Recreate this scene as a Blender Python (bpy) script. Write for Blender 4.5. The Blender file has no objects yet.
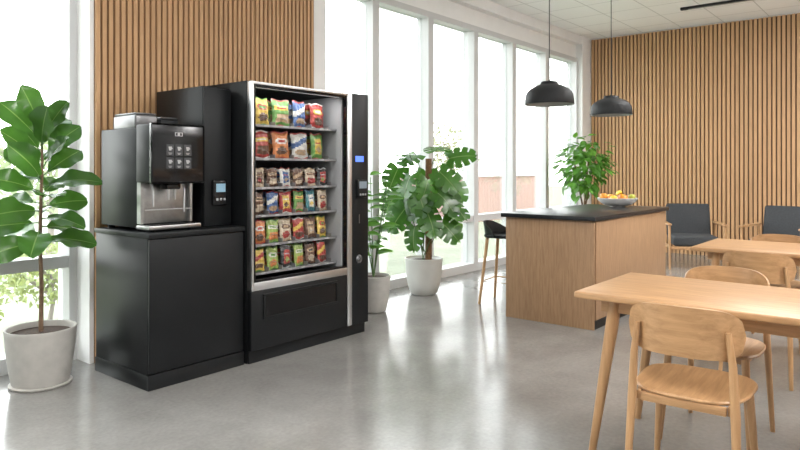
import bpy, bmesh, math, random
from mathutils import Vector, Matrix
random.seed(7)
SC=bpy.context.scene
COL=SC.collection
V=Vector
# ------------------------------------------------------------ materials
def newmat(name):
    m=bpy.data.materials.new(name); m.use_nodes=True
    nt=m.node_tree; b=nt.nodes.get('Principled BSDF'); return m,nt,b
def pm(name,col,rough=.5,metal=0,emis=None,es=0,coat=0,var=.06,vscale=6,spec=.5,bump=0):
    m,nt,b=newmat(name)
    b.inputs['Roughness'].default_value=rough; b.inputs['Metallic'].default_value=metal
    b.inputs['Coat Weight'].default_value=coat; b.inputs['Specular IOR Level'].default_value=spec
    tc=nt.nodes.new('ShaderNodeTexCoord'); n=nt.nodes.new('ShaderNodeTexNoise')
    n.inputs['Scale'].default_value=vscale; n.inputs['Detail'].default_value=4
    nt.links.new(tc.outputs['Object'],n.inputs['Vector'])
    r=nt.nodes.new('ShaderNodeValToRGB'); nt.links.new(n.outputs['Fac'],r.inputs['Fac'])
    r.color_ramp.elements[0].position=.3; r.color_ramp.elements[1].position=.7
    r.color_ramp.elements[0].color=tuple(c*(1-var) for c in col)+(1,)
    r.color_ramp.elements[1].color=tuple(min(1,c*(1+var)) for c in col)+(1,)
    nt.links.new(r.outputs['Color'],b.inputs['Base Color'])
    if bump:
        bp=nt.nodes.new('ShaderNodeBump'); bp.inputs['Strength'].default_value=bump
        nt.links.new(n.outputs['Fac'],bp.inputs['Height']); nt.links.new(bp.outputs['Normal'],b.inputs['Normal'])
    if emis:
        b.inputs['Emission Color'].default_value=tuple(emis)+(1,); b.inputs['Emission Strength'].default_value=es
    return m
def wood(name,c1,c2,axis=0,rough=.45,scale=5,island=0.0):
    m,nt,b=newmat(name); L=nt.links.new
    tc=nt.nodes.new('ShaderNodeTexCoord'); mp=nt.nodes.new('ShaderNodeMapping')
    s=[9,9,9]; s[axis]=.7; mp.inputs['Scale'].default_value=s
    L(tc.outputs['Object'],mp.inputs['Vector'])
    n=nt.nodes.new('ShaderNodeTexNoise'); n.inputs['Scale'].default_value=scale; n.inputs['Detail'].default_value=8
    n.inputs['Roughness'].default_value=.65; n.inputs['Distortion'].default_value=.4
    L(mp.outputs['Vector'],n.inputs['Vector'])
    r=nt.nodes.new('ShaderNodeValToRGB'); L(n.outputs['Fac'],r.inputs['Fac'])
    r.color_ramp.elements[0].position=.34; r.color_ramp.elements[1].position=.66
    r.color_ramp.elements[0].color=tuple(c2)+(1,); r.color_ramp.elements[1].color=tuple(c1)+(1,)
    out=r.outputs['Color']
    if island:
        g=nt.nodes.new('ShaderNodeNewGeometry'); h=nt.nodes.new('ShaderNodeHueSaturation')
        mr=nt.nodes.new('ShaderNodeMapRange'); mr.inputs['To Min'].default_value=1-island; mr.inputs['To Max'].default_value=1+island
        L(g.outputs['Random Per Island'],mr.inputs['Value']); L(mr.outputs['Result'],h.inputs['Value'])
        L(out,h.inputs['Color']); out=h.outputs['Color']
    L(out,b.inputs['Base Color']); b.inputs['Roughness'].default_value=rough
    bp=nt.nodes.new('ShaderNodeBump'); bp.inputs['Strength'].default_value=.05
    L(n.outputs['Fac'],bp.inputs['Height']); L(bp.outputs['Normal'],b.inputs['Normal'])
    return m
def glassmat(name,tint,refl=.06,rough=.0):
    m,nt,b=newmat(name); nt.nodes.remove(b); L=nt.links.new
    o=nt.nodes['Material Output']; t=nt.nodes.new('ShaderNodeBsdfTransparent'); t.inputs['Color'].default_value=tuple(tint)+(1,)
    g=nt.nodes.new('ShaderNodeBsdfGlossy'); g.inputs['Roughness'].default_value=rough
    fr=nt.nodes.new('ShaderNodeFresnel'); fr.inputs['IOR'].default_value=1.3
    mu=nt.nodes.new('ShaderNodeMath'); mu.operation='MULTIPLY'; mu.inputs[1].default_value=refl*15
    L(fr.outputs['Fac'],mu.inputs[0])
    mx=nt.nodes.new('ShaderNodeMixShader'); L(mu.outputs[0],mx.inputs[0]); L(t.outputs[0],mx.inputs[1]); L(g.outputs[0],mx.inputs[2])
    L(mx.outputs[0],o.inputs['Surface']); return m
def leafmat(name,c1,c2,rough=.38,tr=.3):
    m=pm(name,c1,rough,var=0); nt=m.node_tree; L=nt.links.new; b=nt.nodes['Principled BSDF']; o=nt.nodes['Material Output']
    r=[n for n in nt.nodes if n.type=='VALTORGB'][0]
    r.color_ramp.elements[0].color=tuple(c1)+(1,); r.color_ramp.elements[1].color=tuple(c2)+(1,)
    # each leaf is its own mesh island: vary brightness leaf by leaf
    g=nt.nodes.new('ShaderNodeNewGeometry'); h=nt.nodes.new('ShaderNodeHueSaturation'); mr=nt.nodes.new('ShaderNodeMapRange')
    mr.inputs['To Min'].default_value=.70; mr.inputs['To Max'].default_value=1.4
    L(g.outputs['Random Per Island'],mr.inputs['Value']); L(mr.outputs['Result'],h.inputs['Value']); L(r.outputs['Color'],h.inputs['Color']); L(h.outputs['Color'],b.inputs['Base Color'])
    t=nt.nodes.new('ShaderNodeBsdfTranslucent'); t.inputs['Color'].default_value=(c2[0]*1.6,c2[1]*1.6,c2[2],1)
    mx=nt.nodes.new('ShaderNodeMixShader'); mx.inputs[0].default_value=tr
    L(b.outputs[0],mx.inputs[1]); L(t.outputs[0],mx.inputs[2]); L(mx.outputs[0],o.inputs['Surface'])
    return m
# ------------------------------------------------------------ mesh builder
class B:
    def __init__(s): s.bm=bmesh.new()
    def _merge(s,t,M=None):
        if M is not None: bmesh.ops.transform(t,matrix=M,verts=t.verts)
        me=bpy.data.meshes.new('tmp'); t.to_mesh(me); t.free(); s.bm.from_mesh(me); bpy.data.meshes.remove(me)
    def box(s,x0,x1,y0,y1,z0,z1,mi=0,bev=0,seg=2,M=None,vert_only=None):
        t=bmesh.new(); bmesh.ops.create_cube(t,size=1)
        for v in t.verts:
            v.co=V((x0+(v.co.x+.5)*(x1-x0),y0+(v.co.y+.5)*(y1-y0),z0+(v.co.z+.5)*(z1-z0)))
        if bev:
            ed=list(t.edges)
            if vert_only is not None:
                ed=[e for e in ed if abs((e.verts[0].co-e.verts[1].co).normalized()[vert_only])>.9]
            bmesh.ops.bevel(t,geom=ed,offset=bev,segments=seg,affect='EDGES',profile=.5)
        for f in t.faces: f.material_index=mi
        s._merge(t,M)
    def fastbox(s,x0,x1,y0,y1,z0,z1,mi=0):
        bm=s.bm; vs=[bm.verts.new(p) for p in ((x0,y0,z0),(x1,y0,z0),(x1,y1,z0),(x0,y1,z0),(x0,y0,z1),(x1,y0,z1),(x1,y1,z1),(x0,y1,z1))]
        for q in ((3,2,1,0),(4,5,6,7),(0,1,5,4),(1,2,6,5),(2,3,7,6),(3,0,4,7)):
            f=bm.faces.new([vs[i] for i in q]); f.material_index=mi
    def lathe(s,prof,c=(0,0,0),seg=32,mi=0,M=None,mis=None):
        t=bmesh.new(); rings=[]
        for r,z in prof:
            if r<1e-5: rings.append([t.verts.new((0,0,z))])
            else: rings.append([t.verts.new((r*math.cos(2*math.pi*i/seg),r*math.sin(2*math.pi*i/seg),z)) for i in range(seg)])
        for k in range(len(rings)-1):
            a,b=rings[k],rings[k+1]
            for i in range(seg):
                j=(i+1)%seg
                if len(a)==1 and len(b)==1: continue
                if len(a)==1: f=t.faces.new((a[0],b[j],b[i]))
                elif len(b)==1: f=t.faces.new((a[i],a[j],b[0]))
                else: f=t.faces.new((a[i],a[j],b[j],b[i]))
                f.material_index=mis[k] if mis else mi
        MM=Matrix.Translation(V(c))
        if M is not None: MM=MM@M
        s._merge(t,MM)
    def tube(s,pts,rad,seg=8,mi=0):
        pts=[V(p) for p in pts]; n=len(pts)
        if not isinstance(rad,(list,tuple)): rad=[rad]*n
        bm=s.bm; rings=[]; prev=None
        for i in range(n):
            t=(pts[min(i+1,n-1)]-pts[max(i-1,0)]).normalized()
            if prev is None:
                a=V((0,0,1)) if abs(t.z)<.9 else V((1,0,0)); u=t.cross(a).normalized()
            else: u=(prev-t*prev.dot(t)).normalized()
            prev=u; w=t.cross(u)
            rings.append([bm.verts.new(pts[i]+(u*math.cos(2*math.pi*k/seg)+w*math.sin(2*math.pi*k/seg))*rad[i]) for k in range(seg)])
        for i in range(n-1):
            for k in range(seg):
                j=(k+1)%seg; f=bm.faces.new((rings[i][k],rings[i][j],rings[i+1][j],rings[i+1][k])); f.material_index=mi
        f=bm.faces.new(rings[0][::-1]); f.material_index=mi
        f=bm.faces.new(rings[-1]); f.material_index=mi
    def shell(s,fn,nu,nv,th,mi=0):
        bm=s.bm; P=[[V(fn(i/nu,j/nv)) for j in range(nv+1)] for i in range(nu+1)]
        N=[[None]*(nv+1) for _ in range(nu+1)]
        for i in range(nu+1):
            for j in range(nv+1):
                du=P[min(i+1,nu)][j]-P[max(i-1,0)][j]; dv=P[i][min(j+1,nv)]-P[i][max(j-1,0)]
                c=du.cross(dv); N[i][j]=c.normalized() if c.length>1e-9 else V((1,0,0))
        a=[[bm.verts.new(P[i][j]+N[i][j]*th/2) for j in range(nv+1)] for i in range(nu+1)]
        b=[[bm.verts.new(P[i][j]-N[i][j]*th/2) for j in range(nv+1)] for i in range(nu+1)]
        for i in range(nu):
            for j in range(nv):
                for g,o in ((a,1),(b,-1)):
                    q=[g[i][j],g[i+1][j],g[i+1][j+1],g[i][j+1]][::o]
                    f=bm.faces.new(q); f.material_index=mi
        for i in range(nu):
            for j,o in ((0,1),(nv,-1)):
                f=bm.faces.new([a[i+1][j],a[i][j],b[i][j],b[i+1][j]][::o]); f.material_index=mi
        for j in range(nv):
            for i,o in ((0,1),(nu,-1)):
                f=bm.faces.new([a[i][j],a[i][j+1],b[i][j+1],b[i][j]][::o]); f.material_index=mi
    def slab(s,outline,z0,z1,mi=0,dish=0,rings=4,bev=.004):
        bm=s.bm; n=len(outline); cx=sum(p[0] for p in outline)/n; cy=sum(p[1] for p in outline)/n
        def ring(f,z): return [bm.verts.new((cx+(x-cx)*f,cy+(y-cy)*f,z)) for x,y in outline]
        R=[ring(.97,z0),ring(1,z0+bev),ring(1,z1-bev),ring(.975,z1)]
        for k in range(1,rings): 
            f=.975*(1-k/rings); R.append(ring(f,z1-dish*(1-(f)**2)))
        for a,b in zip(R,R[1:]):
            for i in range(n):
                j=(i+1)%n; q=bm.faces.new((a[i],a[j],b[j],b[i])); q.material_index=mi
        f=bm.faces.new(R[0][::-1]); f.material_index=mi
        f=bm.faces.new(R[-1]); f.material_index=mi
    def leaf(s,base,d,n,L,W,prof,mi=0,mr=None,curl=.2,fold=.2,rows=7,wav=0):
        d=d.normalized(); side=d.cross(n).normalized(); n=side.cross(d); bm=s.bm; R=[]
        us=(-1,-.55,-.04,.04,.55,1); ph=random.random()*6
        for i in range(rows+1):
            t=i/rows; w=max(prof(t)*W/2,.002); c=base+d*L*t-n*curl*L*t*t
            R.append([bm.verts.new(c+side*u*w+n*(fold*w*abs(u)+wav*L*abs(u)**2*math.sin(t*14+ph+u))) for u in us])
        for a,b in zip(R,R[1:]):
            for k in range(5):
                f=bm.faces.new((a[k],a[k+1],b[k+1],b[k])); f.material_index=(mr if (mr is not None and k==2) else mi)
    def monstera(s,base,d,n,L,W,mi=0,curl=.25):
        d=d.normalized(); side=d.cross(n).normalized(); n=side.cross(d); bm=s.bm; rows=[]
        F=4
        for k in range(F):
            a=k/F; ds=1/F
            if k==0: rows+=[(0,1),(.3*ds,1),(.6*ds,1),(.86*ds,.98),(.93*ds,.45)]
            else: rows+= [(a+.02*ds,.45),(a+.07*ds,.96),(a+.42*ds,1),(a+.80*ds,.97),(a+.87*ds,.45)]
        rows.append((1,1)); R=[]
        for t,m in rows:
            w=W/2*max(.03,(math.sin(math.pi*min(1,.20+.80*t))**.5)); c=base+d*L*(t)-n*curl*L*t*t
            r=[]
            for u,f in ((-1,m),(-1,.42),(-1,.035),(1,.035),(1,.42),(1,m)):
                ww=w*f; q=f
                r.append(bm.verts.new(c+side*u*ww+n*(.16*ww-.55*ww*ww/W)+d*(L*(.12*q*q-(.36*q*(1-t)**2.2)))))
            R.append(r)
        for a,b in zip(R,R[1:]):
            for k in range(5):
                f=bm.faces.new((a[k],a[k+1],b[k+1],b[k])); f.material_index=1 if k==2 else mi
    def done(s,name,mats,parent=None,angle=35,smooth=True,loc=None,label=None):
        bm=s.bm; bm.normal_update()
        if smooth:
            for f in bm.faces: f.smooth=True
            for e in bm.edges:
                if len(e.link_faces)==2 and e.calc_face_angle(0)>math.radians(angle): e.smooth=False
        me=bpy.data.meshes.new(name); bm.to_mesh(me); bm.free()
        for m in (mats if isinstance(mats,(list,tuple)) else [mats]): me.materials.append(m)
        o=bpy.data.objects.new(name,me); COL.objects.link(o)
        if parent: o.parent=parent
        if loc is not None: o.location=loc
        if label: o['label']=label
        return o
def thing(name,loc,label,cat,rz=0,group=None):
    e=bpy.data.objects.new(name,None); e.empty_display_size=.1; COL.objects.link(e)
    e.location=loc; e.rotation_euler=(0,0,rz); e['label']=label; e['category']=cat
    if group: e['group']=group
    return e
def tag(o,label,cat,group=None):
    o['label']=label; o['category']=cat
    if group: o['group']=group
    return o
def copy_tree(o,parent=None):
    c=o.copy(); COL.objects.link(c)
    if parent: c.parent=parent
    for ch in list(o.children): copy_tree(ch,c)
    return c
def structure(o): o['kind']='structure'; return o

# ------------------------------------------------------------ material set
OA,OB=(.48,.28,.135),(.33,.18,.08)
M_oak=wood('oak',OA,OB,0,.42,5)
M_oakz=wood('oak_vertical',OA,OB,2,.42,5)
M_oaky=wood('oak_table',OA,OB,1,.38,5)
M_isl=wood('island_oak',(.40,.245,.135),(.28,.165,.088),2,.5,8)
M_slat=wood('slat_oak',(.53,.315,.16),(.45,.265,.13),2,.55,6,.04)
M_slatback=pm('slat_felt',(.10,.056,.03),.9)
M_white=pm('white_paint',(.86,.86,.855),.55,var=.02)
M_grey=pm('grey_paint',(.42,.415,.41),.6,var=.02)
M_frame=pm('window_frame',(.58,.585,.59),.4,var=.01)
M_black=pm('black_powdercoat',(.007,.008,.009),.42,var=.1,spec=.24)
M_black2=pm('black_gloss',(.006,.006,.007),.10,var=.05,spec=.4)
M_dark=pm('dark_interior',(.13,.135,.14),.5)
M_linrefl=pm('lining_painted_reflection',(.40,.41,.42),.25,var=.03)  # pale tone paints the glass front's reflection onto the lining
M_steel=pm('brushed_steel',(.36,.36,.355),.30,1,var=.08,vscale=30)
M_steel2=pm('dark_steel',(.30,.30,.30),.25,1,var=.08,vscale=30)
M_alu=pm('aluminium',(.62,.63,.64),.36,1,var=.03)
M_lid=pm('smoked_hopper',(.17,.17,.175),.3,.6)
M_stone=pm('black_stone',(.016,.017,.020),.28,var=.2,vscale=30,spec=.4)
M_pot=pm('pale_ceramic',(.43,.415,.385),.7,var=.08,vscale=14,bump=.05)
M_pot2=pm('white_ceramic',(.60,.60,.575),.5,var=.05)
M_soil=pm('soil',(.05,.03,.02),.95,var=.5,vscale=60,bump=.8)
M_bark=pm('bark',(.16,.10,.06),.85,var=.3,vscale=40,bump=.4)
M_coir=pm('coir',(.17,.09,.04),.95,var=.4,vscale=70,bump=.8)
M_fab=pm('charcoal_fabric',(.035,.038,.042),.9,var=.15,vscale=60,bump=.1)
M_lamp=pm('black_lamp',(.018,.019,.021),.6,spec=.3)
M_lampin=pm('lamp_inner',(.4,.4,.38),.5)
M_leafA=leafmat('fig_leaf',(.022,.072,.014),(.055,.145,.026),.26,.26)
M_leafB=leafmat('monstera_leaf',(.020,.072,.012),(.055,.155,.024),.26,.26)
M_leafC=leafmat('light_leaf',(.04,.14,.018),(.10,.25,.035))
M_vein=leafmat('leaf_vein',(.09,.17,.04),(.13,.22,.06))
M_stem=pm('green_stem',(.07,.15,.035),.5)
M_glass=glassmat('window_glass',(.97,.99,.98),.04)
M_iconw=pm('icon_white',(.34,.34,.34),.5)
M_tile=pm('icon_tile',(.04,.042,.045),.25)
M_blue=pm('blue_display',(.05,.1,.6),.3,emis=(.12,.25,1),es=1.2)
M_led=pm('led_strip',(1,1,1),.5,emis=(1,.98,.95),es=.6)
M_price=pm('price_strip',(.35,.36,.37),.4)

def concrete():
    m,nt,b=newmat('polished_concrete'); L=nt.links.new
    tc=nt.nodes.new('ShaderNodeTexCoord')
    n=nt.nodes.new('ShaderNodeTexNoise'); n.inputs['Scale'].default_value=1.6; n.inputs['Detail'].default_value=10; n.inputs['Roughness'].default_value=.68; n.inputs['Distortion'].default_value=.2
    n2=nt.nodes.new('ShaderNodeTexNoise'); n2.inputs['Scale'].default_value=45; n2.inputs['Detail'].default_value=4
    L(tc.outputs['Object'],n.inputs['Vector']); L(tc.outputs['Object'],n2.inputs['Vector'])
    r=nt.nodes.new('ShaderNodeValToRGB'); r.color_ramp.elements[0].position=.32; r.color_ramp.elements[1].position=.68
    r.color_ramp.elements[0].color=(.188,.183,.173,1); r.color_ramp.elements[1].color=(.268,.262,.249,1)
    L(n.outputs['Fac'],r.inputs['Fac'])
    mx=nt.nodes.new('ShaderNodeMixRGB'); mx.blend_type='OVERLAY'; mx.inputs['Fac'].default_value=.2
    L(r.outputs['Color'],mx.inputs[1]); L(n2.outputs['Fac'],mx.inputs[2]); L(mx.outputs['Color'],b.inputs['Base Color'])
    mr=nt.nodes.new('ShaderNodeMapRange'); mr.inputs['To Min'].default_value=.14; mr.inputs['To Max'].default_value=.20
    b.inputs['Specular IOR Level'].default_value=.7
    L(n.outputs['Fac'],mr.inputs['Value']); L(mr.outputs['Result'],b.inputs['Roughness'])
    return m
def tiles():
    m,nt,b=newmat('ceiling_tiles'); L=nt.links.new
    tc=nt.nodes.new('ShaderNodeTexCoord'); br=nt.nodes.new('ShaderNodeTexBrick')
    br.offset=0; br.inputs['Scale'].default_value=1; br.inputs['Brick Width'].default_value=.6; br.inputs['Row Height'].default_value=.6
    br.inputs['Mortar Size'].default_value=.008
    br.inputs['Color1'].default_value=(.92,.92,.92,1); br.inputs['Color2'].default_value=(.90,.90,.90,1); br.inputs['Mortar'].default_value=(.62,.62,.62,1)
    L(tc.outputs['Object'],br.inputs['Vector']); L(br.outputs['Color'],b.inputs['Base Color']); b.inputs['Roughness'].default_value=.8
    return m
def brick():
    m,nt,b=newmat('hazed_red_brick'); L=nt.links.new
    tc=nt.nodes.new('ShaderNodeTexCoord'); br=nt.nodes.new('ShaderNodeTexBrick'); mp=nt.nodes.new('ShaderNodeMapping')
    mp.inputs['Rotation'].default_value=(math.radians(90),0,0); br.inputs['Scale'].default_value=4
    br.inputs['Color1'].default_value=(.42,.27,.24,1); br.inputs['Color2'].default_value=(.39,.25,.22,1); br.inputs['Mortar'].default_value=(.40,.34,.31,1)  # bricks paled, outdoor haze put into their colour
    L(tc.outputs['Object'],mp.inputs['Vector']); L(mp.outputs['Vector'],br.inputs['Vector']); L(br.outputs['Color'],b.inputs['Base Color']); b.inputs['Roughness'].default_value=.9
    return m
M_floor=concrete(); M_ceil=tiles(); M_brick=brick()

# ------------------------------------------------------------ room
CZ=3.52; XB=10.64; YW=4.62; XL=-3.0; YS=-4.5; HZ=3.16
b=B(); b.fastbox(XL,XB+.2,YS,YW+.12,-.1,0); structure(b.done('floor',M_floor,smooth=False))
b=B(); b.fastbox(XL,XB+.2,YS,YW+.12,CZ,CZ+.1); structure(b.done('ceiling',M_ceil,smooth=False))
b=B(); b.fastbox(XB,XB+.2,YS,YW+.12,0,CZ,0)
b.fastbox(XB-.012,XB,YS,4.46,.0,CZ-.02,1)
y=4.45; p=.060
while y>YS+.1:
    b.fastbox(XB-.034,XB-.012,y-.040,y,.0,CZ-.02,2); y-=p
structure(b.done('wall_back',[M_white,M_slatback,M_slat],smooth=False))
b=B(); b.fastbox(2.07,4.27,4.37,YW+.12,0,CZ,0); b.fastbox(2.10,4.11,4.36,4.37,0,CZ,1)
x=2.10
while x<4.09:
    b.fastbox(x,x+.029,4.338,4.36,0,CZ,2); x+=.0445
structure(b.done('wall_left',[M_white,M_slatback,M_slat],smooth=False))
b=B(); b.fastbox(XL,XB+.2,YS-.15,YS,0,CZ); structure(b.done('wall_right',M_grey,smooth=False))
b=B(); b.fastbox(XL-.15,XL,YS,YW+.12,0,CZ); structure(b.done('wall_front',M_grey,smooth=False))
b=B(); b.fastbox(4.27,10.28,YW-.04,YW+.12,HZ,CZ); b.fastbox(4.27,10.28,YW-.14,YW-.04,3.38,CZ)
structure(b.done('trim_1',M_white,smooth=False))
b=B(); b.fastbox(XL,2.07,YW-.04,YW+.12,HZ,CZ); b.fastbox(XL,2.07,YW-.14,YW-.04,3.38,CZ)
structure(b.done('trim_3',M_white,smooth=False))
b=B(); b.fastbox(10.28,XB-.0005,YW-.15,YW+.12,0,CZ-.0005); structure(b.done('trim_2',M_white,smooth=False))
xs=[4.20,5.19,6.17,7.15,8.15,9.17,10.28]; bays=[(max(a,4.27),c) for a,c in zip(xs,xs[1:])]+[(1.0,2.07),(0,1.0),(-1,0),(-2,-1),(-3,-2)]
for i,(a,c) in enumerate(bays):
    b=B(); y0,y1=YW-.07,YW+.10; w=.052
    b.fastbox(a,a+w,y0,y1,0,HZ); b.fastbox(c-w,c,y0,y1,0,HZ)
    b.fastbox(a+w,c-w,y0,y1,0,.10); b.fastbox(a+w,c-w,y0,y1,HZ-.07,HZ); b.fastbox(a+w,c-w,y0+.01,y1-.02,.635,.715)
    b.fastbox(a+w,c-w,YW+.02,YW+.03,.10,.635,1); b.fastbox(a+w,c-w,YW+.02,YW+.03,.715,HZ-.07,1)
    structure(b.done('window_%d'%(i+1),[M_frame,M_glass],smooth=False))
e=thing('track_light',(9.35,1.95,CZ),'slim black linear track light on the tiled ceiling','ceiling light')
b=B(); b.box(-.03,.03,-.75,.7,-.035,0,0,.004); b.done('rail',M_lamp,e)
b=B()
b.box(-.02,.02,-.65,.6,-.038,-.034,0); b.done('diffuser',M_lampin,e)
# ------------------------------------------------------------ outdoors
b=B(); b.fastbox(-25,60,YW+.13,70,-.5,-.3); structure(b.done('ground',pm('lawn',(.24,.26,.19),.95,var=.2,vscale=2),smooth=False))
b=B(); b.fastbox(17.1,21.4,10.8,14,-.3,1.1,0); b.fastbox(17.0,21.5,10.7,14.1,1.1,1.2,1)
tag(b.done('brick_wall',[M_brick,M_white],smooth=False),'low red brick building wall outside the windows','brick wall')
M_tree=leafmat('hazed_tree_leaf',(.22,.26,.18),(.30,.34,.24),.8,.2)  # leaf greens lightened to paint the outdoor haze into them
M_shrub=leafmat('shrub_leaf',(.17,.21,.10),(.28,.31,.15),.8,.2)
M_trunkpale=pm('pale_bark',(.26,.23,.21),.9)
def tree(loc,h,r,name='tree',label='leafy green tree outside the windows',cat='tree',mat=None,n=900,ls=.14):
    e=thing(name,loc,label,cat)
    b=B(); top=h*.75
    b.tube([(0,0,0),(.05,0,h*.3),(0,.05,top)],[.09*h/3,.06*h/3,.02],8)
    for k in range(7):
        a=k*2.4; z=h*(.3+.06*k); b.tube([(0,0,z),(r*.35*math.cos(a),r*.35*math.sin(a),z+r*.25),(r*.7*math.cos(a),r*.7*math.sin(a),z+r*.4)],[.03,.02,.008],5)
    b.done('trunk',M_trunkpale,e)
    b=B()
    for k in range(n):
        d=V((random.gauss(0,1),random.gauss(0,1),random.gauss(0,1))).normalized()*(random.random()**.4)
        p=V((d.x*r,d.y*r,h*.62+d.z*h*.38))
        dd=V((random.uniform(-1,1),random.uniform(-1,1),random.uniform(-1,.3))); nn=V((random.uniform(-1,1),random.uniform(-1,1),1))
        b.leaf(p,dd,nn,ls,ls*.7,lambda t:math.sin(math.pi*t**.8),rows=2)
    b.done('foliage',mat or M_tree,e)
    return e
tree((5.4,13,-.3),2.6,1.5,n=900,ls=.18); tree((9.6,19,-.3),3.2,2.0,n=900,ls=.2)
tree((22.5,15.6,-.3),3.8,1.3,n=900,ls=.16)
for p in ((1.6,6.1,-.3),(2.9,7.0,-.3),(4.2,8.1,-.3)):
    tree(p,.95,.62,'shrub','low yellow-green shrub outside the window','shrub',M_shrub,900,.075)

# ------------------------------------------------------------ cabinet
e=thing('base_cabinet',(2.372,3.875,0),'matt black floor cabinet carrying the coffee machine','cabinet')
b=B(); b.box(-.341,.338,-.305,.325,.09,.895,0,.003); b.done('body',M_black,e)
b=B(); b.box(-.347,.341,-.325,.327,0,.09,0,.003); b.done('plinth',M_black,e)
b=B(); b.box(-.350,.341,-.335,.33,.895,.925,0,.003); b.done('worktop',M_black,e)
b=B(); b.box(-.339,.335,-.325,-.306,.098,.888,0,.003); b.done('door',M_black,e)
e=thing('supply_tower',(2.59,3.95,.925),'tall narrow black machine module standing on the black cabinet','machine module')
b=B(); b.box(-.11,.105,-.27,.29,.0,.925,0,.004); b.done('body',M_black,e)
b=B(); b.box(-.108,.103,-.286,-.271,.01,.915,0,.005); b.done('door',M_black,e)
r=B(); r.box(-.06,.05,-.32,-.286,.14,.31,0,.012,3); rd=r.done('card_reader',M_black2,e,label='black contactless card reader with lit screen')
r=B(); r.box(-.04,.030,-.323,-.3195,.23,.285,0); r.done('screen',pm('reader_screen',(.15,.25,.32),.3,emis=(.35,.6,.75),es=.25),rd)
for k in range(3):
    r=B(); r.box(-.04+k*.028,-.024+k*.028,-.3225,-.3195,.175,.19,0,.003); r.done('button',M_price,rd)

# ------------------------------------------------------------ coffee machine
e=thing('coffee_machine',(2.245,3.9,.925),'black and steel automatic coffee machine with touch screen','coffee machine')
b=B(); b.box(-.18,.18,-.15,.3,.02,.635,0,.008)
for sx in (-.14,.14):
    for sy in (-.24,.24): b.lathe([(0,0),(.022,0),(.022,.03),(0,.03)],(sx,sy,0),14)
b.done('body',M_black,e)
b=B(); b.box(-.165,.165,-.165,-.145,.045,.34,0,.002); b.box(-.178,-.160,-.19,-.145,.045,.33,0); b.box(.160,.178,-.19,-.145,.045,.33,0); b.done('back_plate',[M_steel],e)
b=B(); b.box(-.18,.18,-.29,-.14,.012,.038,0,.005); b.done('drip_tray',M_steel,e)
b=B()
for k in range(13): b.box(-.15+k*.0235,-.14+k*.0235,-.278,-.18,.037,.042,0)
b.box(-.15,.142,-.278,-.271,.036,.0415,0); b.box(-.15,.142,-.187,-.18,.036,.0415,0)
b.done('drip_grate',M_black,e)
hd=B(); hd.box(-.182,.180,-.305,-.14,.295,.655,0,.012,3); head=hd.done('display_head',M_black,e)
b=B(); b.box(-.184,.183,-.313,-.303,.291,.658,0,.01,3); b.done('screen_rim',M_steel2,head,label='thin steel rim')
b=B(); b.box(-.181,.180,-.319,-.311,.295,.654,0,.012,3); b.done('screen_glass',M_black2,head)
yf=-.3190
for r_ in range(2):
    for c_ in range(3):
        x0=-.085+c_*.060; z0=.462-r_*.080; cx=x0+.026
        b=B(); b.box(x0,x0+.052,yf-.0015,yf,z0,z0+.070,0,.0006,1); b.done('icon_tile',M_tile,head)
        b=B()
        for k in range(5): b.fastbox(cx-.007-.001*k,cx+.007+.001*k,yf-.0025,yf-.0012,z0+.032+k*.0045,z0+.037+k*.0045)
        b.fastbox(cx+.010,cx+.015,yf-.0025,yf-.0012,z0+.040,z0+.048); b.fastbox(cx-.012,cx+.012,yf-.0025,yf-.0012,z0+.015,z0+.0175); b.fastbox(cx-.008,cx+.008,yf-.0025,yf-.0012,z0+.008,z0+.0105)
        b.done('cup_icon',M_iconw,head)
b=B(); b.fastbox(-.022,.022,yf-.0012,yf,.582,.586); b.fastbox(-.026,-.022,yf-.0012,yf,.582,.606); b.fastbox(.022,.026,yf-.0012,yf,.582,.606); b.fastbox(-.022,.022,yf-.0012,yf,.602,.606); b.fastbox(-.008,.008,yf-.0012,yf,.586,.602)
b.done('screen_symbol',M_iconw,head)
b=B(); b.box(-.045,.045,-.27,-.165,.255,.295,0,.008)
for sx in (-.022,.022): b.lathe([(.0,.0),(.006,0),(.009,.07),(0,.07)],(sx,-.24,.19),14,1)
b.done('spout',[M_black2,M_alu],e)
b=B(); b.tube([(.10,-.2,.30),(.10,-.22,.25),(.10,-.22,.11)],.006,10); b.done('steam_wand',M_alu,e)
b=B(); b.tube([(-.16,-.205,.13),(.16,-.205,.13)],.004,8); b.done('cup_rail',M_alu,e)
b=B(); b.tube([(-.11,-.2,.30),(-.11,-.215,.25),(-.11,-.215,.15)],.006,10); b.done('tap',M_alu,e)
hp=B(); hp.box(-.15,-.0,-.08,.2,.63,.722,0,.012,3); hp.box(-.145,-.005,-.075,.195,.722,.735,0,.006); hp.done('bean_hopper',[M_lid],e)
hp=B(); hp.box(.02,.15,-.08,.2,.63,.705,0,.012,3); hp.box(.025,.145,-.075,.195,.705,.715,1,.005); hp.done('bean_hopper',[M_black,M_lid],e)

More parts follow.
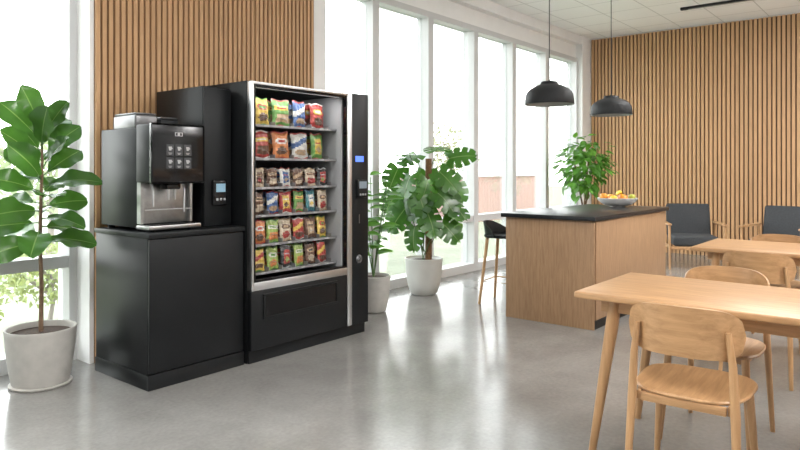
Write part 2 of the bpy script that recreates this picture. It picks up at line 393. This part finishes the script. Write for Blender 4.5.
# ------------------------------------------------------------ vending machine
VX,VY=3.31,3.90
e=thing('vending_machine',(VX,VY,0),'black glass-front snack vending machine with silver door frame','vending machine')
b=B()
b.box(-.58,-.545,-.355,.40,.0,1.9,0,.003); b.box(.335,.58,-.355,.40,0,1.9,0,.003); b.box(-.545,.335,.36,.40,0,1.9,0)
b.box(-.545,.335,-.355,.36,1.875,1.9,0); b.box(-.545,.335,-.355,.36,0,.50,0); b.done('body',M_black,e)
b=B(); b.box(-.575,.575,-.37,-.355,0,.085,0,.002); b.done('kick_plate',M_black,e)
b=B(); b.box(-.543,.333,.345,.358,.5,1.87,0); b.box(-.544,-.535,-.33,.35,.5,1.87,0); b.box(.318,.334,-.355,.35,.5,1.87,1); b.box(-.54,.318,-.33,.35,.5,.51,0); b.done('inner_lining',[M_dark,M_linrefl],e)  # right wall lining carries the painted pale reflection
door=B()
door.box(-.578,-.558,-.405,-.356,.49,1.895,0,.003); door.box(.342,.392,-.405,-.356,.09,1.895,0,.004)
door.box(-.558,.342,-.405,-.356,1.875,1.895,0,.003); door.box(-.558,.342,-.405,-.356,.49,.545,0,.004)
door.box(-.558,-.54,-.398,-.36,.545,1.875,1); door.box(.334,.342,-.398,-.36,.545,1.875,1); door.box(-.54,.334,-.398,-.36,1.860,1.875,1); door.box(-.54,.334,-.398,-.36,.545,.560,1)
dr=door.done('door',[M_alu,M_black2],e)
b=B(); b.box(-.578,.341,-.40,-.356,.09,.487,0,.004); b.done('lower_panel',M_black,e)
b=B()
b.box(-.48,.23,-.412,-.399,.29,.305,0,.002); b.box(-.48,.23,-.412,-.399,.445,.46,0,.002); b.box(-.48,-.465,-.412,-.399,.305,.445,0,.002); b.box(.215,.23,-.412,-.399,.305,.445,0,.002)
b.box(-.465,.215,-.405,-.399,.305,.445,1); b.done('delivery_flap',[M_black,M_black2],e)
cp=B(); cp.box(.392,.579,-.404,-.354,.086,1.8995,0,.002); cpo=cp.done('control_panel',M_black,e)
b=B(); b.box(.43,.52,-.409,-.404,1.365,1.41,0); b.done('display',M_blue,cpo,label='small blue lit display')
b=B(); b.box(.43,.54,-.435,-.404,1.08,1.225,0,.01); b.box(.443,.527,-.4365,-.434,1.155,1.21,1)
for i in range(3): b.box(.447+i*.028,.465+i*.028,-.4365,-.434,1.10,1.115,2)
b.done('card_reader',[M_black,pm('reader_face',(.16,.2,.24),.3,emis=(.5,.6,.7),es=.12),M_price],cpo)
b=B(); b.box(.47,.476,-.409,-.404,.88,.95,0); b.done('coin_slot',M_steel,cpo)
b=B(); b.lathe([(0,0),(.032,0),(.032,.006),(.024,.012),(0,.012)],(.47,-.404,.60),24,0,Matrix.Rotation(math.radians(90),4,'X')); b.lathe([(0,0),(.012,0),(.012,.02),(0,.02)],(.47,-.404,.60),16,0,Matrix.Rotation(math.radians(90),4,'X')); b.done('lock',M_lid,cpo)
b=B(); b.box(-.53,.31,-.345,-.335,1.862,1.873,0); b.done('light_strip',M_led,e)
shz=[.588,.782,.985,1.178,1.380,1.612]
M_shelf=pm('shelf_metal',(.26,.26,.265),.4,.4)
for z in shz:
    s_=B(); s_.box(-.53,.315,-.305,.34,z-.008,z,0); s_.box(-.53,.315,-.312,-.305,z-.012,z+.004,1)
    nd=6 if z<1.3 else 4; sp=.122 if nd==6 else .176; x0=-.405 if nd==6 else -.378
    for k in range(nd+1):
        xx=x0+sp*(k-.5); s_.box(xx-.002,xx+.002,-.3,.33,z,z+.03,1)
        if k<nd: s_.box(xx+sp*.36,xx+sp*.64,-.3145,-.3115,z-.011,z+.003,2)
    for k in range(nd):
        cx=x0+sp*k; R=.03; pts=[(cx+R*math.cos(q*math.pi/3),-.30+.012*q,z+R+.004+R*math.sin(q*math.pi/3)) for q in range(0,30)]
        s_.tube(pts,.0018,4,1)
    s_.done('shelf',[M_dark,M_shelf,M_price],e)
def area(name,loc,rot,sx,sy,pw,col=(1,1,1),parent=None):
    l=bpy.data.lights.new(name,'AREA'); l.shape='RECTANGLE'; l.size=sx; l.size_y=sy; l.energy=pw; l.color=col
    o=bpy.data.objects.new(name,l); COL.objects.link(o); o.location=loc; o.rotation_euler=rot
    if parent: o.parent=parent
    return o
area('case_light',(-.1,-.325,1.855),(math.radians(12),0,0),.7,.02,1.8,parent=e)
# snack bags
def bagmesh(w,h,d,cols,style,sd):
    rs=random.Random(sd)
    nx,nz=14,20; bm=bmesh.new(); ph=[rs.uniform(0,6) for _ in range(6)]
    for side in (-1,1):
        g=[]
        for i in range(nx+1):
            r=[]
            for j in range(nz+1):
                u=i/nx*2-1; v=j/nz*2-1
                vv=max(0,1-(abs(v)/.9)**2.2) if abs(v)<.9 else 0
                th=d/2*(max(0,1-u**4)**.6)*vv**.7+.0008
                cr=.005*math.sin(u*6+v*9+ph[0])*math.sin(v*7-u*5+ph[1])+.004*math.sin(u*13+ph[2]+v*3)*max(0,abs(v)-.3)
                if abs(u)>.98: cr=0
                px=w/2*u*(1-.09*(1-v*v)+.03*math.sin(v*9+ph[3])); pz=h/2*(v+1)+.006*math.sin(u*4+ph[4])*v
                r.append(bm.verts.new((px,side*(th)+cr*(1 if abs(v)<.9 else .3),max(0,pz))))
            g.append(r)
        for i in range(nx):
            for j in range(nz):
                q=[g[i][j],g[i+1][j],g[i+1][j+1],g[i][j+1]]
                f=bm.faces.new(q if side<0 else q[::-1])
                u=(i+.5)/nx*2-1; v=(j+.5)/nz*2-1; m=0
                if style==0:
                    if (u/.75)**2+((v-.3)/.22)**2<1: m=1
                    if (u/.65)**2+((v+.42)/.3)**2<1: m=2
                    if abs(v-.3)<.06 and abs(u)<.5: m=3
                elif style==1:
                    if v>.2 and v<.55 and abs(u)<.8: m=1
                    if v<-.1 and v>-.7 and u>-.5+v*.4: m=2
                    if v>.32 and v<.42 and abs(u)<.6: m=3
                elif style==2:
                    if abs(v-.25-u*.3)<.2: m=1
                    if (u/.7)**2+((v+.5)/.25)**2<1: m=2
                else:
                    if abs(u)<.55 and abs(v)<.6: m=1
                    if (u/.4)**2+((v+.25)/.22)**2<1: m=2
                    if abs(u)<.4 and .2<v<.35: m=3
                if abs(v)>.92: m=3
                f.material_index=m
    bm.normal_update()
    bmesh.ops.remove_doubles(bm,verts=bm.verts,dist=.0002)
    for f in bm.faces: f.smooth=True
    me=bpy.data.meshes.new('snack_bag'); bm.to_mesh(me); bm.free()
    for c in cols: me.materials.append(c)
    return me
pc={}
def cm(n,c):
    if n not in pc: pc[n]=pm('pack_'+n,c,.28,var=.25,vscale=40)
    return pc[n]
CL={'yellow':(.52,.37,.08),'green':(.09,.21,.05),'lime':(.25,.33,.09),'blue':(.05,.10,.23),'red':(.31,.045,.04),'pink':(.45,.15,.16),'orange':(.47,.17,.06),
'white':(.50,.50,.47),'brown':(.11,.06,.04),'tan':(.34,.24,.15),'cream':(.43,.36,.27),'teal':(.05,.16,.18),'silver':(.33,.34,.35),'black':(.03,.03,.03),'purple':(.15,.05,.2)}
def mm(*n): return [cm(k,CL[k]) for k in n]
specs={'yellow':('yellow','red','brown','green'),'green':('green','yellow','tan','red'),'lime':('lime','white','orange','green'),'blue':('blue','white','tan','red'),
'red':('red','yellow','brown','white'),'orange':('orange','white','brown','red'),'pink':('pink','white','red','silver'),'brown':('brown','tan','cream','black'),
'white':('white','blue','tan','red'),'teal':('teal','white','yellow','blue'),'cream':('cream','brown','red','tan'),'black':('black','red','lime','silver')}
meshes={}
def bm_for(col,size,st):
    k=(col,size,st)
    if k not in meshes:
        w,h,d={'L':(.152,.196,.042),'S':(.102,.135,.028),'M':(.106,.163,.032)}[size]
        meshes[k]=bagmesh(w,h,d,mm(*specs[col]),st,len(meshes)*7+3)
    return meshes[k]
rows=[(5,'L',['yellow','green','blue','red'],[0,1,2,0]),(4,'L',['red','orange','white','green'],[1,0,2,3]),
(3,'S',['cream','brown','white','brown','cream','black'],[3,1,3,2,1,3]),
(2,'M',['brown','blue','red','green','teal','cream'],[1,2,3,1,3,0]),
(1,'M',['orange','lime','cream','red','brown','yellow'],[0,1,0,2,3,0]),(0,'M',['yellow','lime','black','lime','brown','red'],[2,0,3,1,0,2])]
for si,size,cols,sts in rows:
    nd=len(cols); sp=.122 if nd==6 else .176; x0=-.405 if nd==6 else -.378
    for k in range(nd):
        for dep in range(2):
            o=bpy.data.objects.new('snack_bag',bm_for(cols[k],size,sts[k])); COL.objects.link(o)
            o.location=(VX+x0+sp*k+random.uniform(-.004,.004),VY-.262+dep*.085,shz[si]+.001)
            o.rotation_euler=(random.uniform(-.12,-.02),random.uniform(-.05,.05),random.uniform(-.2,.2))
            tag(o,'%s printed foil snack bag on a vending machine shelf'%cols[k],'snack bag','snack bags on vending shelf %s'%['one','two','three','four','five','six'][5-si])

# ------------------------------------------------------------ island
e=thing('kitchen_island',(6.0,2.52,0),'oak-clad kitchen island with black stone worktop','kitchen island')
b=B(); b.box(-.91,.91,-.40,.40,.0,.885,0,.003); b.done('body',M_isl,e)
b=B(); b.box(-.885,.905,-.415,-.401,.075,.88,0,.002); b.done('side_panel',M_isl,e)
b=B(); b.box(-.925,-.911,-.413,.40,.0,.885,0,.002); b.done('end_panel',M_isl,e)
b=B(); b.box(-.90,.90,-.408,-.401,0,.072,0); b.done('kick_plate',M_black,e)
wt=B(); wt.box(5.045,6.96,2.085,2.955,.885,.92,0,.004)
tag(wt.done('island_worktop',M_stone),'thin black stone worktop lying on the oak island','worktop')
e=thing('fruit_bowl',(6.62,2.5,.921),'wide shallow pale grey ceramic bowl on the black worktop','bowl')
b=B(); b.lathe([(0,0),(.075,0),(.08,.01),(.14,.025),(.185,.06),(.20,.09),(.195,.092),(.175,.067),(.12,.037),(.06,.02),(0,.017)],seg=40); b.done('bowl_body',pm('bowl_glaze',(.68,.675,.66),.4,var=.02),e)
def fruit(name,loc,r,col,lab,sq=1):
    m=pm(name+'_skin',col,.4,var=.1,vscale=30,bump=.03)
    f=thing(name,V((6.62,2.5,.926))+V(loc),lab,name)
    b=B(); n=12; b.lathe([(max(0,r*math.sin(math.pi*i/n)*(1)),r*sq*(1-math.cos(math.pi*i/n))-(.12*r*math.exp(-((i-n)/1.5)**2))) for i in range(n+1)],seg=20,mi=0); b.done('flesh',m,f)
    b=B(); b.tube([(0,0,2*r*sq-.14*r),(.003,0,2*r*sq+.01)],.0022,6); b.done('stem',M_bark,f)
fruit('orange',(-.05,-.08,.036),.045,(.70,.24,.02),'ripe orange in the grey fruit bowl')
fruit('orange',(.045,-.035,.036),.046,(.70,.26,.02),'ripe orange in the grey fruit bowl')
fruit('orange',(-.035,.045,.034),.045,(.70,.20,.02),'ripe orange in the grey fruit bowl')
fruit('lemon',(-.125,-.01,.05),.038,(.72,.50,.05),'yellow lemon in the grey fruit bowl',.92)
fruit('apple',(.07,-.125,.058),.038,(.40,.42,.06),'yellow-green apple in the grey fruit bowl',.92)
fruit('lemon',(.05,.09,.045),.040,(.75,.52,.05),'yellow lemon in the grey fruit bowl')
fruit('orange',(-.05,.125,.058),.040,(.70,.28,.03),'ripe orange in the grey fruit bowl')
M_ban=pm('banana_skin',(.75,.52,.05),.45,var=.1)
bn=thing('banana',(6.62,2.5,1.02),'yellow banana lying on top of fruit in bowl','banana')
b=B(); pts=[(-.09+.18*t,-.02+.0*t,.025+.028*math.sin(math.pi*t)) for t in [i/8 for i in range(9)]]
b.tube(pts,[.006,.013,.017,.018,.018,.018,.016,.011,.004],10); b.done('peel',M_ban,bn)
b=B(); b.tube([(-.09,-.02,.025),(-.105,-.02,.018)],[.006,.004],6); b.done('stem',M_bark,bn)

# ------------------------------------------------------------ pendants
def pendant(x,y):
    e=thing('pendant_lamp',(x,y,CZ),'matt black metal dome pendant lamp hanging over the island','pendant lamp',group='pendant lamps over the island')
    zb=1.86-CZ
    b=B(); b.tube([(0,0,-.02),(0,0,zb+.19)],.004,8); b.done('cord',M_lamp,e)
    b=B(); b.lathe([(0,0),(.055,0),(.055,-.025),(0,-.025)][::-1],seg=24); b.done('ceiling_rose',M_lamp,e)
    pr=[(.206,zb),(.208,zb+.003),(.205,zb+.045),(.199,zb+.085),(.188,zb+.108),(.165,zb+.131),(.13,zb+.152),(.10,zb+.165),(.078,zb+.172),(.074,zb+.178),(.072,zb+.192),(.064,zb+.197),(.012,zb+.199),(.008,zb+.21),(0,zb+.211)]
    b=B(); b.lathe(pr,seg=56); b.done('lamp_shade',M_lamp,e,angle=65)
    b=B(); b.lathe([(.204,zb+.001),(.194,zb+.078),(.15,zb+.12),(.08,zb+.150),(0,zb+.152)],seg=48); b.done('inner_reflector',M_lampin,e)
    b=B(); b.lathe([(0,zb+.04),(.02,zb+.045),(.032,zb+.07),(.02,zb+.11),(.015,zb+.15)],seg=20); b.done('bulb',pm('bulb',(.8,.8,.75),.3,emis=(1,.9,.75),es=1.0),e)
pendant(5.135,2.53); pendant(6.53,2.53)

# ------------------------------------------------------------ stool
e=thing('bar_stool',(5.60,3.23,0),'black bar stool with low back and wooden legs','bar stool',rz=math.radians(-82))
b=B(); pr=[]
for k in range(28):
    a=2*math.pi*k/28; c_,s_=math.cos(a),math.sin(a)
    pr.append((.19*abs(c_)**.7*(1 if c_>0 else -1),.2*abs(s_)**.7*(1 if s_>0 else -1)))
b.slab(pr,.645,.675,0,.012,bev=.010); b.done('seat',M_black,e)
b=B(); b.shell(lambda u,v:(-.19+.16*(abs(u*2-1)**2.4)-.02*v,.2*(u*2-1),.66+(.14-.09*abs(u*2-1)**3)*v),20,5,.010); b.done('backrest',M_black,e)
M_lightoak=wood('light_oak',(.66,.43,.24),(.52,.33,.17),2,.42,5)
for sx in (-1,1):
    for sy in (-1,1):
        b=B(); b.tube([(.13*sx,.13*sy,.648),(.19*sx,.19*sy,0)],[.017,.013],12); b.done('leg',M_lightoak,e)
b=B(); q=.172; b.tube([(q,q,.22),(q,-q,.22),(-q,-q,.22),(-q,q,.22),(q,q,.22)],.007); b.done('footrest',M_lightoak,e)

# ------------------------------------------------------------ dining chairs + tables
def chair(loc,rz,label,group):
    e=thing('dining_chair',loc,label,'chair',rz,group)
    pr=[]
    for k in range(48):
        a=2*math.pi*k/48; c_,s_=math.cos(a),math.sin(a)
        x=.215*abs(c_)**.62*(1 if c_>0 else -1); y=.210*abs(s_)**.62*(1 if s_>0 else -1)*(1+.06*(x/.2))
        pr.append((x+.01,y))
    b=B(); b.slab(pr,.446,.461,0,.010,rings=6,bev=.005); b.done('seat',M_oak,e)
    def bk(u,v):
        w=u*2-1; hh=.085*(max(0,1-abs(w)**5))**.4+.008; zc=.700+.008*(1-w*w)
        z=zc+hh*(2*v-1); return (-.232+.085*abs(w)**2.2-.10*(z-.62)*.6,.203*w,z)
    b=B(); b.shell(bk,40,8,.011); b.done('backrest',M_oaky,e)
    for sy in (-1,1):
        b=B(); b.tube([(-.245,.195*sy,0),(-.205,.180*sy,.43),(-.207,.172*sy,.60),(-.212,.158*sy,.72)],[.011,.017,.014,.010],12); b.done('leg',M_oakz,e)
        b=B(); b.tube([(.21,.198*sy,0),(.165,.168*sy,.446)],[.0115,.018],12); b.done('leg',M_oakz,e)
    for sy in (-1,1):
        b=B(); b.box(-.19,.155,.160*sy-.009,.160*sy+.009,.414,.447,0,.004); b.done('side_rail',M_oak,e)
    b=B(); b.box(.145,.163,-.15,.15,.414,.447,0,.004); b.done('cross_rail',M_oaky,e)
    b=B(); b.box(-.20,-.182,-.15,.15,.414,.447,0,.004); b.done('cross_rail',M_oaky,e)
    return e
G1='dining chairs at the near table'; G2='dining chairs at the far table'
ch=chair((2.735,.725,0),math.radians(3),'light oak dining chair with curved back at the table',G1)
def cc(loc,rz,label,group):
    c=copy_tree(ch); c.location=loc; c.rotation_euler=(0,0,math.radians(rz)); c['label']=label; c['group']=group
cc((2.76,.12,0),0,'light oak dining chair with curved back at the table',G1)
cc((3.44,.81,0),178,'light oak dining chair with curved back at the table',G1)
cc((3.46,.12,0),182,'light oak dining chair with curved back at the table',G1)
cc((4.68,.82,0),-2,'light oak dining chair drawn up to the farther table',G2)
cc((4.68,.14,0),2,'light oak dining chair drawn up to the farther table',G2)
cc((5.55,.90,0),180,'light oak dining chair drawn up to the farther table',G2)
cc((5.55,.24,0),180,'light oak dining chair drawn up to the farther table',G2)
def table(loc,W,L,label):
    e=thing('dining_table',loc,label,'table')
    b=B(); b.box(-W/2,W/2,-L/2,L/2,.722,.752,0,.008,3); b.done('tabletop',M_oaky,e)
    b=B(); a=.07
    x0,x1,y0,y1=-W/2+a,W/2-a,-L/2+a+.03,L/2-a-.03
    pts=[(x0,y0),(x1,y0),(x1,y1),(x0,y1)]; t=.02; inn=[(x0+t,y0+t),(x1-t,y0+t),(x1-t,y1-t),(x0+t,y1-t)]
    bm=b.bm; ring=[[bm.verts.new((x,y,z)) for x,y in P] for P,z in ((pts,.665),(pts,.722),(inn,.722),(inn,.665))]
    for k in range(4):
        A,C_=ring[k],ring[(k+1)%4]
        for i in range(4): bm.faces.new((A[i],A[(i+1)%4],C_[(i+1)%4],C_[i]))
    b.done('apron',M_oaky,e)
    for sx in (-1,1):
        for sy in (-1,1):
            b=B(); b.tube([(sx*(W/2-.085),sy*(L/2-.16),.722),(sx*(W/2-.08),sy*(L/2-.145),.60),(sx*(W/2-.055),sy*(L/2-.06),0)],[.027,.028,.016],16); b.done('leg',M_oakz,e)
table((3.135,.44,0),.71,1.62,'light oak dining table with splayed tapered legs')
table((5.29,.50,0),.75,1.66,'light oak dining table nearer the slatted wall')

# ------------------------------------------------------------ armchairs
def armchair(loc,rz):
    e=thing('armchair',loc,'charcoal upholstered armchair with oak frame by slatted wall','armchair',rz,'lounge armchairs by the slatted wall')
    b=B(); b.box(-.28,.30,-.28,.28,.30,.43,0,.035,4); b.done('seat_cushion',M_fab,e)
    b=B(); b.box(-.06,.06,-.28,.28,0,.46,0,.035,4,M=Matrix.Translation((-.28,0,.38))@Matrix.Rotation(math.radians(-14),4,'Y')); b.done('back_cushion',M_fab,e)
    for sy in (-1,1):
        b=B(); b.box(-.33,.34,.335*sy-.028,.335*sy+.028,.575,.60,0,.008); b.done('armrest',M_oak,e)
        b=B(); b.tube([(.34,.335*sy,0),(.30,.335*sy,.58)],[.014,.018],10); b.done('leg',M_oakz,e)
        b=B(); b.tube([(-.38,.335*sy,0),(-.29,.335*sy,.58)],[.014,.018],10); b.done('leg',M_oakz,e)
        b=B(); b.box(-.33,.315,.315*sy-.012,.315*sy+.012,.26,.30,0,.005); b.done('side_rail',M_oak,e)
    b=B(); b.box(.27,.3,-.32,.32,.26,.298,0,.005); b.done('cross_rail',M_oak,e)
    b=B(); b.box(-.33,-.3,-.32,.32,.26,.298,0,.005); b.done('cross_rail',M_oak,e)
armchair((9.25,2.47,0),math.radians(205)); armchair((9.35,1.47,0),math.radians(172))

# ------------------------------------------------------------ plants
figp=lambda t:max(.12,(math.sin(math.pi*min(1,t**1.25))**.6)*(.82+.2*t)) if t<.98 else .15
ovp=lambda t:math.sin(math.pi*min(1,t**.8))**.85 if 0<t<1 else .04
def pot(e,prof,zs,rs,mat):
    b=B(); b.lathe(prof,seg=48); b.done('pot',mat,e)
    b=B(); b.lathe([(0,zs-.03),(rs,zs-.03),(rs,zs),(rs*.5,zs+.006),(0,zs+.01)],seg=32); b.done('soil',M_soil,e)
e=thing('potted_fiddle_leaf_fig',(1.69,4.19,0),'tall large-leaved fig in a pale grey ceramic pot by window','potted plant')
pot(e,[(0,0),(.14,0),(.155,.012),(.172,.10),(.188,.22),(.196,.32),(.199,.340),(.196,.347),(.184,.345),(.178,.33),(.175,.28),(0,.26)],.312,.179,M_pot)
b=B(); b.lathe([(0,0),(.165,0),(.173,.010),(.173,.016),(.16,.018),(0,.018)],seg=40); b.done('saucer',M_pot,e)
tr=[(0,0,.30),(.004,.0,.6),(-.004,.004,.85),(.0,.0,1.1),(.006,-.005,1.35),(0,0,1.58)]
b=B(); b.tube(tr,[.014,.012,.011,.010,.008,.005],10); b.done('trunk',M_bark,e)
def trunkpt(z):
    for a,c in zip(tr,tr[1:]):
        if a[2]<=z<=c[2]: t=(z-a[2])/(c[2]-a[2]); return V(a).lerp(V(c),t)
    return V(tr[-1])
b=B(); st=B(); N=31
for k in range(N):
    t=k/(N-1); z=.84+.70*t; a=k*2.399+.9; out=V((math.cos(a),math.sin(a),0))
    up=.40+1.1*t**2-.45*(1-t)+random.uniform(-.15,.25); d=(out+V((0,0,up))).normalized(); base=trunkpt(z); p=base+d*.05
    L=(.262-.02*abs(t-.45))*random.uniform(.85,1.08)
    if out.y>.55: L*=.85
    st.tube([base,p],.004,5)
    n=(V((0,0,.6))+out*-.15+V((-.35,-.7,0))+V((random.uniform(-.4,.4),random.uniform(-.4,.4),0))).normalized()
    if t>.85: n=(out*-.4+V((-.4,-.8,.3)))
    b.leaf(p,d,n,L,L*.72,figp,0,1,curl=random.uniform(.1,.45),fold=.22,rows=14,wav=.04)
b.done('foliage',[M_leafA,M_vein],e); st.done('stem',M_stem,e)
# monstera
e=thing('potted_monstera',(5.47,4.13,0),'bushy split-leaf monstera in a round white pot by windows','potted plant')
pot(e,[(0,0),(.12,0),(.14,.015),(.17,.10),(.19,.22),(.197,.36),(.2,.375),(.188,.38),(.18,.36),(0,.3)],.35,.182,M_pot2)
b=B(); b.tube([(.03,-.04,.33),(.03,-.04,.9),(.03,-.04,1.42)],[.035,.035,.033],12); b.done('moss_pole',M_coir,e)
b=B(); st=B()
R_=V((.631,-.775,0)); F_=V((.775,.631,0))
spec=[(-.15,1.46,.02,.25),(.15,1.50,.0,.26),(.27,1.42,.0,.26),(-.27,1.32,.0,.25),(-.14,1.24,.12,.26),
(.16,1.28,.12,.26),(-.26,1.08,.05,.25),(-.07,1.08,.22,.26),(.14,1.06,.22,.26),(.30,1.20,.0,.25),(.26,.98,.12,.26),(-.20,.90,.15,.26),(.02,.88,.26,.26),
(.30,.86,.0,.23),(.18,.76,.2,.24),(.04,1.28,-.16,.24),(-.08,1.46,-.1,.23),(.12,1.14,-.14,.24),(-.22,1.16,-.12,.23),(-.10,.72,.18,.23),(-.25,.82,.0,.21),(.03,1.20,.18,.22),(.22,1.12,.1,.24),(.0,.98,.2,.24),(-.16,1.02,.12,.24)]
for lx,z,dp,L in spec:
    p=R_*lx-F_*dp+V((0,0,z))
    if p.y>.26: p.y=.26
    s0=V((random.uniform(-.05,.05),random.uniform(-.05,.05),max(.34,z-.45)))
    st.tube([s0,s0.lerp(p,.55)+V((0,0,.07)),p],[.006,.005,.004],6)
    sgn=1 if lx>0 else -1
    d=(R_*(lx*1.3+random.uniform(-.3,.3))-F_*random.uniform(.1,.4)+V((0,0,-.55+random.uniform(-.15,.35)+(.5 if z>1.35 else 0)))).normalized()
    n=(-F_*.75+R_*(.2*sgn+random.uniform(-.5,.5))+V((0,0,.65))).normalized()
    b.monstera(p,d,n,L*1.0,L*1.1,curl=random.uniform(.15,.5))
b.done('foliage',[M_leafB,M_vein],e); st.done('stem',M_stem,e)
# small plant next to vending machine
e=thing('potted_rubber_plant',(4.49,3.97,0),'slender green plant in a beige pot beside vending machine','potted plant')
pot(e,[(0,0),(.10,0),(.115,.012),(.14,.12),(.155,.28),(.158,.33),(.148,.335),(.14,.31),(0,.28)],.31,.142,M_pot)
b=B(); st=B()
for k in range(6):
    a=k*2.4; H=.95+.06*(k%4); st.tube([(0,0,.3),(.05*math.cos(a),.05*math.sin(a),.6),(.15*math.cos(a),.15*math.sin(a),H+.1)],[.006,.005,.003],6)
    for j in range(9):
        t=.25+.1*j; p=V((.16*t*math.cos(a),.16*t*math.sin(a),.35+(H-.27)*t)); a2=a+j*2.2
        d=V((math.cos(a2),math.sin(a2),.35)); b.leaf(p,d,V((-.3,-.5,1)),random.uniform(.13,.18),.07,ovp,0,1,curl=.35,fold=.2,rows=6)
b.done('foliage',[M_leafC,M_vein],e); st.done('stem',M_stem,e)
# tall plant in the corner
e=thing('potted_ficus',(9.25,4.0,0),'bushy bright-green ficus tree in a pot by the corner','potted plant')
pot(e,[(0,0),(.15,0),(.17,.015),(.20,.15),(.21,.38),(.20,.40),(.19,.37),(0,.33)],.36,.195,M_pot2)
st=B(); 
for k in range(5):
    a=k*1.3; st.tube([(0,0,.34),(.03*math.cos(a),.03*math.sin(a),.8),(.18*math.cos(a),.18*math.sin(a),1.45)],[.016,.012,.006],8)
st.done('trunk',M_bark,e)
b=B()
for k in range(360):
    d=V((random.gauss(0,1),random.gauss(0,1),random.gauss(0,1))).normalized(); q=random.uniform(.45,1.05)
    p=V((d.x*.40*q,d.y*.38*q,1.38+d.z*.46*q)); o=V((d.x,d.y,d.z*.3-.2)); 
    b.leaf(p,o+V((random.uniform(-.5,.5),random.uniform(-.5,.5),random.uniform(-.4,.3))),V((d.x*.5-.2,d.y*.5-.1,1)),random.uniform(.11,.16),.085,ovp,0,None,curl=.3,fold=.15,rows=4)
b.done('foliage',M_leafC,e)

# ------------------------------------------------------------ lights & world
w=bpy.data.worlds.new('World'); SC.world=w; w.use_nodes=True; nt=w.node_tree; bg=nt.nodes['Background']
tc=nt.nodes.new('ShaderNodeTexCoord'); sp=nt.nodes.new('ShaderNodeSeparateXYZ'); r=nt.nodes.new('ShaderNodeValToRGB')
nt.links.new(tc.outputs['Generated'],sp.inputs[0]); nt.links.new(sp.outputs['Z'],r.inputs['Fac']); nt.links.new(r.outputs['Color'],bg.inputs['Color'])
r.color_ramp.elements[0].color=(1,.99,.98,1); r.color_ramp.elements[1].color=(.87,.93,1,1)
bg.inputs['Strength'].default_value=7.4
for i,(x,y) in enumerate(((0,-1.5),(3.5,-1.5),(7,-1.5),(0.5,1.8),(7.5,1.2))):
    area('added_ceiling_fill',(x,y,CZ-.02),(0,0,0),1.2,1.2,105,(1,.975,.95))  # unseen fill lamps added under the ceiling to brighten the room
for x,y in ((2.5,-2.6),(7.5,-2.6)):
    area('added_upward_fill',(x,y,2.5),(math.radians(180),0,0),2.4,.4,190,(1,.985,.975))  # unseen lamps added to throw light upward and brighten the ceiling
SC.view_settings.view_transform='Standard'
SC.view_settings.exposure=.03
# ------------------------------------------------------------ camera
cam=bpy.data.cameras.new('cam'); co=bpy.data.objects.new('camera',cam); COL.objects.link(co); SC.camera=co
cam.sensor_width=36; cam.lens=651/800*36; cam.shift_y=-55/800; cam.clip_start=.05; cam.clip_end=300
co.location=(0,0,1.3); co.rotation_euler=(math.radians(90),0,math.radians(39.15-90))
